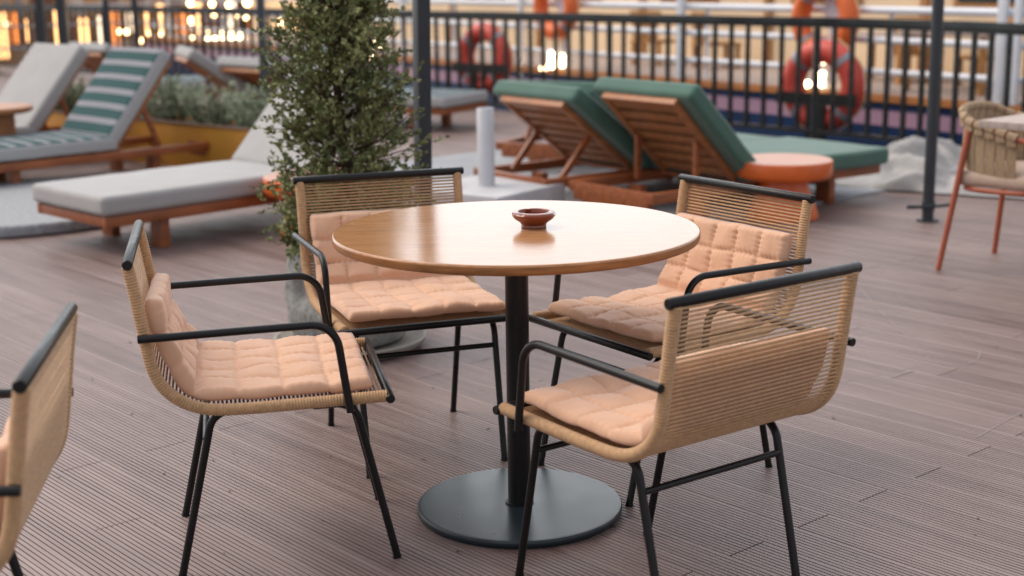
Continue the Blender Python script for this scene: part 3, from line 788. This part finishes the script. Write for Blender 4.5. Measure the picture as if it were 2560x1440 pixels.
# ------------------------------------------------------------------ lifebuoys
def lifebuoy(name, label, p, az, m_, group, R0=.275, r0=.095, holder=False, tilt=0):
    t = thing(name, label, 'lifebuoy', p, az, group=group)        # local: ring in the xz plane
    def arc(a0, a1, r, n):
        return [Vector((R0 * math.cos(a0 + (a1 - a0) * k / n), 0, R0 * math.sin(a0 + (a1 - a0) * k / n))) for k in range(n + 1)]
    mb = MB(); mb.tube(arc(0, 2 * PI, r0, 48)[:-1], r0, 20, closed=True); mb.build('ring', m_, t)
    for q in range(4):
        a = PI / 4 + q * PI / 2
        mb = MB(); mb.tube(arc(a - .085, a + .085, r0, 6), r0 + .004, 20); mb.build('reflective_band', M['band'], t)
    mb = MB()
    for q in range(4):
        a = PI / 4 + q * PI / 2
        mb.tube([Vector(((R0 + r0 * (1 + .35 * math.sin(PI * k / 8))) * math.cos(a + PI / 2 * k / 8), .0, (R0 + r0 * (1 + .35 * math.sin(PI * k / 8))) * math.sin(a + PI / 2 * k / 8))) for k in range(9)], .008, 6)
    mb.build('grab_line', mat('pale cord', (.7, .45, .25), .8), t)
    return t
AZF = math.atan2(.68, -.73)
def holder(label, p, az):
    t = thing('lifebuoy_holder', label, 'bracket', (p[0], p[1], 0), az, group='lifebuoy brackets')
    z = p[2]
    mb = MB(); mb.box((0, .107, z - .10), (.74, .014, .095)); mb.build('cross_strap', M['strap'], t)
    mb = MB(); mb.box((-.06, .09, (z - .15) / 2 - .1), (.055, .04, z - .15 + .2)); mb.box((.06, .09, (z - .15) / 2 - .1), (.055, .04, z - .15 + .2)); mb.build('bracket_post', M['strap'], t)
for lab, px, py, dp, lb2 in (('red lifebuoy hung on the railing left, behind the low striped lounger', 1212, 145, 15.2, 'black bracket carrying the left red lifebuoy on the railing'),
                             ('red lifebuoy hung on the railing right, left of the dark round pole', 2057, 214, 11.75, 'black bracket carrying the right red lifebuoy on the railing')):
    p = at(px, py, dp); lifebuoy('lifebuoy', lab, p, AZF, M['red'], 'red lifebuoys on the railing'); holder(lb2, p, AZF)

# ------------------------------------------------------------------ boat
BU = Vector((-.574, .819, 0)); BN = Vector((.819, .574, 0)); B0 = Vector((3.2, 12.45, 0))
def bq(t_, n_, z): p = B0 + BU * t_ + BN * n_; return Vector((p.x, p.y, z))
boat = thing('moored_boat', 'moored boat with navy and lilac hull, white rails and cream cabin', 'boat', bq(4, 0, -.9), math.atan2(BU.y, BU.x))
# local: x along BU from t=4, y = -BN side
def bl(t_, n_, z): return Vector((t_ - 4, -n_, z + .9))
T0, T1 = -6, 17
def bbox(name, t0, t1, n0, n1, z0, z1, m_, b=0):
    mb = MB(); c = (bl(t0, n0, z0) + bl(t1, n1, z1)) / 2
    mb.box(c, (abs(t1 - t0), abs(n1 - n0), abs(z1 - z0)), b=b); return mb.build(name, m_, boat)
bbox('hull', T0, T1, 0, 4.5, -1.0, .0, M['navy'])
bbox('hull_stripe', T0, T1, .0, 4.5, .0, .13, M['pink'])
bbox('hull_top', T0, T1, 0, 4.5, .13, .205, M['navy'])
bbox('rubbing_strake', T0, T1, -.03, 4.5, .205, .265, M['strake'])
bbox('boat_deck', T0, T1, .02, 4.5, .265, .28, M['boatdeck'])
bbox('cabin_wall', T0, T1 - 1, 1.65, 4.2, .28, 1.62, M['cream'])
bbox('cabin_roof', T0, T1 - .8, 1.5, 4.4, 1.62, 1.68, M['white_metal'])
for k in range(9):
    t_ = -4.6 + k * 2.1
    f = bbox('window_or_glow_frame', t_, t_ + .95, 1.61, 1.649, .95, 1.5, M['trim'])
    mb = MB(); mb.box((bl(t_, 1.60, .99) + bl(t_ + .95, 1.609, 1.46)) / 2, (.83, .008, .45)); mb.build('pane', M['glass'], f)
    bbox('wall_trim', t_ + 1.25, t_ + 1.34, 1.605, 1.648, .28, 1.61, M['trim'])
bbox('dado_rail', T0, T1 - 1, 1.60, 1.648, .74, .80, M['trim']) if False else None
for z, n_ in ((.45, 'rail'), (.72, 'rail'), (.975, 'rail')):
    mb = MB(); mb.tube([bl(T0, .06, z), bl(T1, .06, z)], .03 if z < .9 else .034, 12); mb.build(n_, M['white_metal'], boat)
for k in range(10):
    t_ = -5 + k * 2.3 + .4
    mb = MB(); mb.tube([bl(t_, .1, .28), bl(t_, .1, .97)], .02, 12); mb.build('stanchion', M['white_metal'], boat)
for px, ww in ((1698, .085), (2500, .075), (2540, .06), (1005, .07), (1300, .06)):
    d = ray(px, 100); n0 = -.02
    # intersect the vertical plane n = n0
    o = CAM - B0; tt = (n0 - o.dot(BN)) / d.dot(BN); p = CAM + d * tt; t_ = (p - B0).dot(BU)
    mb = MB(); mb.box(bl(t_, .0, 1.05), (ww, .05, 1.9), b=.006); mb.build('white_post', M['white_metal'], boat)
mb = MB()
for z in (.5, .8, 1.1, 1.4): mb.box(bl(-1.35, 0, z), (.2, .035, .04))
AZB = math.atan2(BU.y, BU.x)
for lab, px, py, dp in (('orange lifebuoy on the boat rail, above the gap behind the left lounger pair', 1390, 14, 15.9), ('orange lifebuoy on the boat rail, above the right red lifebuoy', 2062, 48, 13.0)):
    d = ray(px, py); o = CAM - B0; tt = (-.07 - o.dot(BN)) / d.dot(BN); p = CAM + d * tt
    lifebuoy('lifebuoy', lab, p, AZB, M['float_orange'], 'orange lifebuoys on the boat rail', .285, .085)
    q = thing('lifebuoy_holder', 'white bracket behind the ' + ('left' if px < 1500 else 'right') + ' orange lifebuoy on the boat rail', 'bracket', p + BN * .09, AZB, group='white lifebuoy brackets')
    mb = MB(); mb.box((0, 0, .1), (.16, .02, .34), b=.004); mb.box((0, 0, -.25), (.05, .02, .5)); mb.build('plate', M['white_metal'], q)

# furniture and lanterns on the boat
def plane_n(px, py, n0):
    d = ray(px, py); o = CAM - B0; tt = (n0 - o.dot(BN)) / d.dot(BN); return CAM + d * tt
def deck_table(label, px, n0, L_=.9, h=.52):
    p = plane_n(px, 100, n0)
    t = thing('deck_table', label, 'table', (p.x, p.y, .28), AZB, group='wooden tables on the boat')
    mb = MB(); mb.box((0, 0, h - .02), (L_, .5, .04), b=.005); mb.build('tabletop', M['boatdeck'], t)
    for sx in (-1, 1):
        for sy in (-1, 1):
            mb = MB(); mb.box((sx * (L_ / 2 - .06), sy * .2, (h - .04) / 2), (.05, .05, h - .04)); mb.build('leg', M['trim'], t)
    return t, p
t_, p_ = deck_table('low wooden table on the boat with a dark bowl on it', 2400, .55)
mb = MB(); mb.lathe([(0, 0), (.04, 0), (.075, .03), (.085, .06), (.08, .06), (.06, .02), (0, .012)], 32)
tag(mb.build('bowl', M['bowl_dark'], loc=(p_.x, p_.y, .80)), 'dark bowl on the boat table beyond the railing', 'bowl')
deck_table('low wooden table on the boat right of the red lifebuoy', 2215, 1.0, .8, .45)
def deck_chair(label, px, n0, rz=0):
    p = plane_n(px, 130, n0)
    t = thing('deck_chair', label, 'chair', (p.x, p.y, .28), AZB + rz, group='wooden chairs on the boat')
    mb = MB(); mb.box((0, 0, .26), (.42, .42, .03), b=.004); mb.build('seat', M['trim'], t)
    mb = MB()
    for k in range(4): mb.box((-.15 + k * .1, .2, .42), (.05, .02, .30))
    mb.box((0, .2, .58), (.42, .03, .05)); mb.build('backrest', M['trim'], t)
    for sx in (-1, 1):
        for sy in (-1, 1):
            mb = MB(); mb.box((sx * .18, sy * .18, .122), (.04, .04, .244)); mb.build('leg', M['trim'], t)
deck_chair('wooden chair on the boat beside the low table', 2290, 1.2, .4)
deck_chair('wooden chair on the boat behind the white gangway posts', 2470, 1.1, 2.6)
deck_chair('wooden chair on the boat left of the tall white post', 1640, 1.1, .2)
deck_chair('wooden chair on the boat right of the tall white post', 1790, 1.15, -.4)
def lantern(label, px, py, dp, r=.05, h=.2, hot=True, base=None):
    p = at(px, py, dp)
    t = thing('lantern', label, 'lantern', p, 0, group='glowing lanterns')
    mb = MB(); mb.lathe([(0, 0), (r, 0), (r * 1.05, h * .5), (r * .8, h), (0, h)], 20); mb.build('glowing_shade', M['bulb_hot' if hot else 'bulb'], t)
    mb = MB(); mb.lathe([(0, -.03), (r * .8, -.03), (r * .8, -.002), (0, -.002)], 20); mb.build('base', M['trim'], t)
    return t
def globe(label, px, py, dp, r, hot=True, grp='glowing lamps beyond the railing'):
    p = at(px, py, dp); mb = MB(); n = 10
    mb.lathe([(r * math.sin(PI * k / n), -r * math.cos(PI * k / n)) for k in range(n + 1)], 16)
    o = mb.build('globe_lamp', M['bulb_hot' if hot else 'bulb'], loc=p); tag(o, label, 'lamp', grp); return o
lantern('tall bright lantern on the boat seen through the right red lifebuoy', 2053, 218, 13.1, .028, .30)
globe('small bright globe lamp at the lower left inside the right red lifebuoy', 2019, 210, 12.9, .03)
lantern('bright lantern on the boat below the left orange lifebuoy, left of the pair', 1378, 176, 16.2, .03, .20)
lantern('bright lantern on the boat below the left orange lifebuoy, right of the pair', 1408, 178, 16.2, .03, .22)
globe('bright globe lamp on the boat left of the lantern pair', 1358, 171, 15.9, .035)
globe('bright globe lamp just right of the tree crown, upper of two', 945, 110, 18.0, .06)
globe('bright globe lamp just right of the tree crown, lower of two', 928, 142, 18.0, .05)

# ------------------------------------------------------------------ far waterfront on the left
def facade():
    a = at(-160, 60, 27); b = at(1120, 60, 34)
    d = (b - a); d.z = 0; az = math.atan2(d.y, d.x); L_ = d.length; c = (a + b) / 2
    t = thing('waterfront_pavilion', 'long plank clad waterfront pavilion with added glowing wall strips beyond the railing', 'building', (c.x, c.y, -.95), az)
    mb = MB(); mb.box((0, 1.5, 1.75), (L_, 3, 3.5)); mb.build('wall', M['planks'], t)
    mb = MB(); mb.box((0, 1.4, 3.56), (L_ + .5, 3.6, .1)); mb.build('roof', M['rim'], t)
    mb = MB(); mb.box((0, -.7, .35), (L_, 1.38, .5)); mb.build('landing_stage', M['boatdeck'], t)
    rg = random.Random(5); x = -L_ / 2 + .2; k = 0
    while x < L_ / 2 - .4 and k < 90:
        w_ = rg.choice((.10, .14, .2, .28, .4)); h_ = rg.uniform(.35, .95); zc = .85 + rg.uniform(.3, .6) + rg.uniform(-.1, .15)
        f = MB(); f.box((x + w_ / 2, -.03, zc), (w_ + .05, .05, h_ + .06)); fo = f.build('window_or_glow_frame', M['trim'], t)  # glowing strips added to warm the dim wall, framed like windows
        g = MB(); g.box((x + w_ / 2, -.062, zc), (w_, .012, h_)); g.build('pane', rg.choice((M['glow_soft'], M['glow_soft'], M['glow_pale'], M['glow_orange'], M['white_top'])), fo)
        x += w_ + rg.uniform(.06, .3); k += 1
    mb = MB()
    for z in (1.0, 1.4, 1.75): mb.tube([(-L_ / 2, -1.35, z), (L_ / 2, -1.35, z)], .02, 8)
    mb.build('white_handrail', M['white_metal'], t)
facade()
lamp_px = [(348, 102, .085), (296, 79, .06), (318, 80, .06), (376, 84, .06), (398, 86, .06), (480, 52, .09), (484, 100, .09),
           (535, 34, .08), (562, 35, .08), (590, 36, .08), (612, 40, .09), (525, 76, .08), (552, 78, .08), (580, 80, .085), (604, 82, .08), (540, 122, .085), (565, 126, .08), (625, 110, .08),
           (18, 60, .06), (476, 8, .08), (530, 10, .07), (572, 12, .07), (618, 6, .1), (700, 55, .07), (735, 75, .07), (770, 66, .08), (790, 95, .07), (745, 110, .08), (905, 70, .06)]
rows_ = ['far left', 'left of the striped lounger top', 'above the white lounger behind the shrubs', 'seen through the tree crown']
for i, (px, py, r) in enumerate(lamp_px):
    where = 'seen through the gaps of the tree crown' if px > 660 else ('beyond the railing, between striped lounger and slim grey pole' if px > 450 else 'beyond the railing at the left above the loungers')
    globe('small warm globe lamp ' + where, px, py, 24.5, r * .62, False, 'small warm lamps ' + where)
mb = MB(); p = at(562, 102, 24.2); mb.tube([Vector((-.33, 0, 0)), Vector((.33, .1, 0))], .055, 14)
tag(mb.build('light_tube', M['bulb_hot'], loc=p), 'bright horizontal light tube beyond the railing above the white lounger', 'lamp')

# ------------------------------------------------------------------ tarpaulin heap
def tarp():
    mb = MB(); n, k = 120, 100; vs = []; rx, ry = .78, .5
    for i in range(n + 1):
        for j in range(k + 1):
            u = i / n * 2 - 1; v = j / k * 2 - 1
            x, y = u * rx, v * ry
            base = max(0, 1 - (abs(u) ** 2.4 + abs(v) ** 2.4))
            env_ = base ** .4 * (.20 + .11 * math.exp(-((u + .08) / .3) ** 2) + .07 * math.exp(-((u - .62) / .2) ** 2) - .07 * math.exp(-((u - .3) / .12) ** 2))
            fold = 0
            for kf in range(9):
                yc = -.95 + kf * .23 + .16 * math.sin(u * 2.6 + kf * 1.9) + .07 * math.sin(u * 7 + kf * 2.3) + .10 * noise.noise(Vector((u * 3, kf * 3.1, 1)))
                fold = max(fold, (.55 + .45 * noise.noise(Vector((u * 2, kf * 5.2, 4)))) * math.exp(-abs((v - yc) / .075) ** 1.5))
            z = max(.004, env_ * (.30 + .85 * fold) + .012 * noise.noise(Vector((x * 14, y * 14, 3))) * min(1, base * 4))
            e = 1 + .12 * noise.noise(Vector((u * 3, v * 3, 7)))
            vs.append((x * e, y * e, z + .004))
    fs = [(i * (k + 1) + j, (i + 1) * (k + 1) + j, (i + 1) * (k + 1) + j + 1, i * (k + 1) + j + 1) for i in range(n) for j in range(k)]
    mb.add(vs, fs); o = mb.build('tarpaulin', M['tarp'], None, 0, loc=(2.66, 9.12, .004)); o.rotation_euler = (0, 0, R(-32))
    tag(o, 'crumpled grey tarpaulin heaped on the deck beside the railing', 'tarpaulin')
tarp()

# ------------------------------------------------------------------ woven chair and table at the right edge
def right_chair():
    f = Vector((.7, -.714, 0)).normalized(); ang = math.atan2(f.y, f.x) - PI / 2
    cx, cy = 2.30, 6.44
    t = thing('woven_armchair', 'coral legged armchair with beige webbing back, tucked under the table at the right edge', 'armchair', (cx, cy, 0), ang)
    # local: x right of the sitter, y forward
    def leg(x, y, tx, ty, z): mb = MB(); mb.tube([(x, y, 0), (tx, ty, z)], [.0125, .015], 14); mb.build('leg', M['coral'], t)
    W = .265
    leg(W, -.235, W * .76, -.15, .655); leg(-W, -.235, -W * .76, -.15, .655); leg(W, .245, W * .8, .19, .58); leg(-W, .245, -W * .8, .19, .58)
    arc = [Vector((W * .8, .19, .58)), Vector((W * .84, 0, .64)), Vector((W * .78, -.15, .675)), Vector((W * .50, -.225, .715)), Vector((0, -.25, .725)), Vector((-W * .50, -.225, .715)), Vector((-W * .78, -.15, .675)), Vector((-W * .84, 0, .64)), Vector((-W * .8, .19, .58))]
    A = smooth_path(arc, 8); mb = MB(); mb.tube(A, .0125, 14); mb.build('arm_rail', M['coral'], t)
    mb = MB(); ring = [Vector((.215 * math.copysign(abs(math.cos(a)) ** .6, math.cos(a)), .205 * math.copysign(abs(math.sin(a)) ** .6, math.sin(a)), .375)) for a in [2 * PI * k / 40 for k in range(40)]]
    mb.tube(ring, .012, 10, closed=True); mb.build('seat_frame', M['coral'], t)
    A = resample(A, .0135); n = len(A)
    for k in range(10, n - 9, 4):
        p = A[k]; q0 = A[k - 1]; q1 = A[k + 1]; tg = (q1 - q0); tg.z = 0; tg.normalize(); nr = Vector((-tg.y, tg.x, 0)); inn = -Vector((p.x, p.y, 0)).normalized()
        if nr.dot(inn) < 0: nr = -nr
        inn = nr
        b = Vector((p.x * .92, p.y * .9, .39)); wd = .0215
        mb = MB(); mb.tube([A[k - 2].lerp(A[k - 1], .4), A[k - 1], p, A[k + 1], A[k + 2].lerp(A[k + 1], .4)], .0205, 12); pts = [b, b.lerp(p, .5) - inn * .008, p - Vector((0, 0, .02)) + inn * .008, p + Vector((0, 0, .019)), p - inn * .014, p - inn * .010 - Vector((0, 0, .04))]
        vs = []
        for w_ in (-wd, wd):
            for s in (0, 1):
                for q in pts: vs.append(q + tg * w_ + (inn * .005 if s else Vector()))
        m_ = len(pts); fs = []
        def idx(a, s, i): return a * 2 * m_ + s * m_ + i
        for i in range(m_ - 1):
            fs += [(idx(0, 0, i), idx(1, 0, i), idx(1, 0, i + 1), idx(0, 0, i + 1)), (idx(0, 1, i), idx(0, 1, i + 1), idx(1, 1, i + 1), idx(1, 1, i)),
                   (idx(0, 0, i), idx(0, 0, i + 1), idx(0, 1, i + 1), idx(0, 1, i)), (idx(1, 0, i), idx(1, 1, i), idx(1, 1, i + 1), idx(1, 0, i + 1))]
        mb.add(vs, fs); mb.build('webbing_strap', M['strapweave'], t, 60)
    cushion('seat_cushion', [M['beige']], t, .43, .42, .075, Matrix.Translation((0, 0, .385)), r=.034, seed=31, crown=.022)
right_chair()
pc = on(2445, 300, .74); e1 = (on(2560, 283, .74) - pc); e1.z = 0; e1.normalize(); e2 = Vector((e1.y, -e1.x, 0))
ta = math.atan2(e1.y, e1.x)
t = thing('dining_table', 'square wooden table with a thin top at the right picture edge', 'table', (pc.x, pc.y, 0), ta)
mb = MB(); mb.box((.35, -.35, .724), (.70, .70, .03), b=.003); mb.build('tabletop', M['boatdeck'], t)
mb = MB(); mb.tube([(.35, -.35, .012), (.35, -.35, .708)], .03, 20); mb.build('pedestal', M['black_metal'], t)
mb = MB(); mb.lathe([(0, 0), (.22, 0), (.22, .012), (0, .012)], 48, T=Matrix.Translation((.35, -.35, 0))); mb.build('base_plate', M['black_metal'], t)

# ------------------------------------------------------------------ fallen leaves and crumbs on the boards
mb = MB(); rg = random.Random(77)
for i in range(210):
    x, y = rg.uniform(-2.2, 2.6), rg.uniform(2.4, 6.6)
    if rg.random() < .4: x, y = rg.gauss(-.4, .6), rg.gauss(4.9, .6)
    s_ = rg.uniform(.003, .011); a = rg.uniform(0, 2 * PI); d = Vector((math.cos(a), math.sin(a), rg.uniform(-.1, .3))) * s_; sd_ = Vector((-d.y, d.x, 0)) * rg.uniform(.2, .5)
    p = Vector((x, y, .0015)); mb.add([p - d, p + sd_ + Vector((0, 0, s_ * .3)), p + d, p - sd_], [(0, 1, 2), (0, 2, 3)], rg.choice((0, 0, 1, 2)))
tag(mb.build('leaf_litter', [mat('dry brown leaf bits', (.07, .045, .025), .8, 0, 9, .2), mat('pale leaf bits', (.38, .33, .25), .8, 0, 9, .2), M['leaf']], None, 0), 'tiny fallen leaves and crumbs scattered on the deck boards', 'litter', kind='stuff')

# ------------------------------------------------------------------ pale scrape marks on the boards at the right
mb = MB()
for pts in (((2075, 640), (2200, 775), (2330, 905)), ((2330, 908), (2230, 930), (2110, 952)), ((2330, 905), (2410, 912), (2448, 880), (2380, 820), (2240, 735)), ((2440, 1095), (2500, 1060), (2556, 1030))):
    P = smooth_path([on(x, y, .0012) for x, y in pts], 10)
    for i in range(len(P) - 1):
        d = (P[i + 1] - P[i]).normalized(); s_ = Vector((-d.y, d.x, 0)) * (.0016 + .0012 * noise.noise(P[i] * 9))
        if noise.noise(P[i] * 14) > -.28: mb.add([P[i] - s_, P[i + 1] - s_, P[i + 1] + s_, P[i] + s_], [(0, 1, 2, 3)])
tag(mb.build('scrape_marks', mat('chalky scrape', (.36, .31, .30), .8, 0, 60, .2), None, 0), kind='structure')
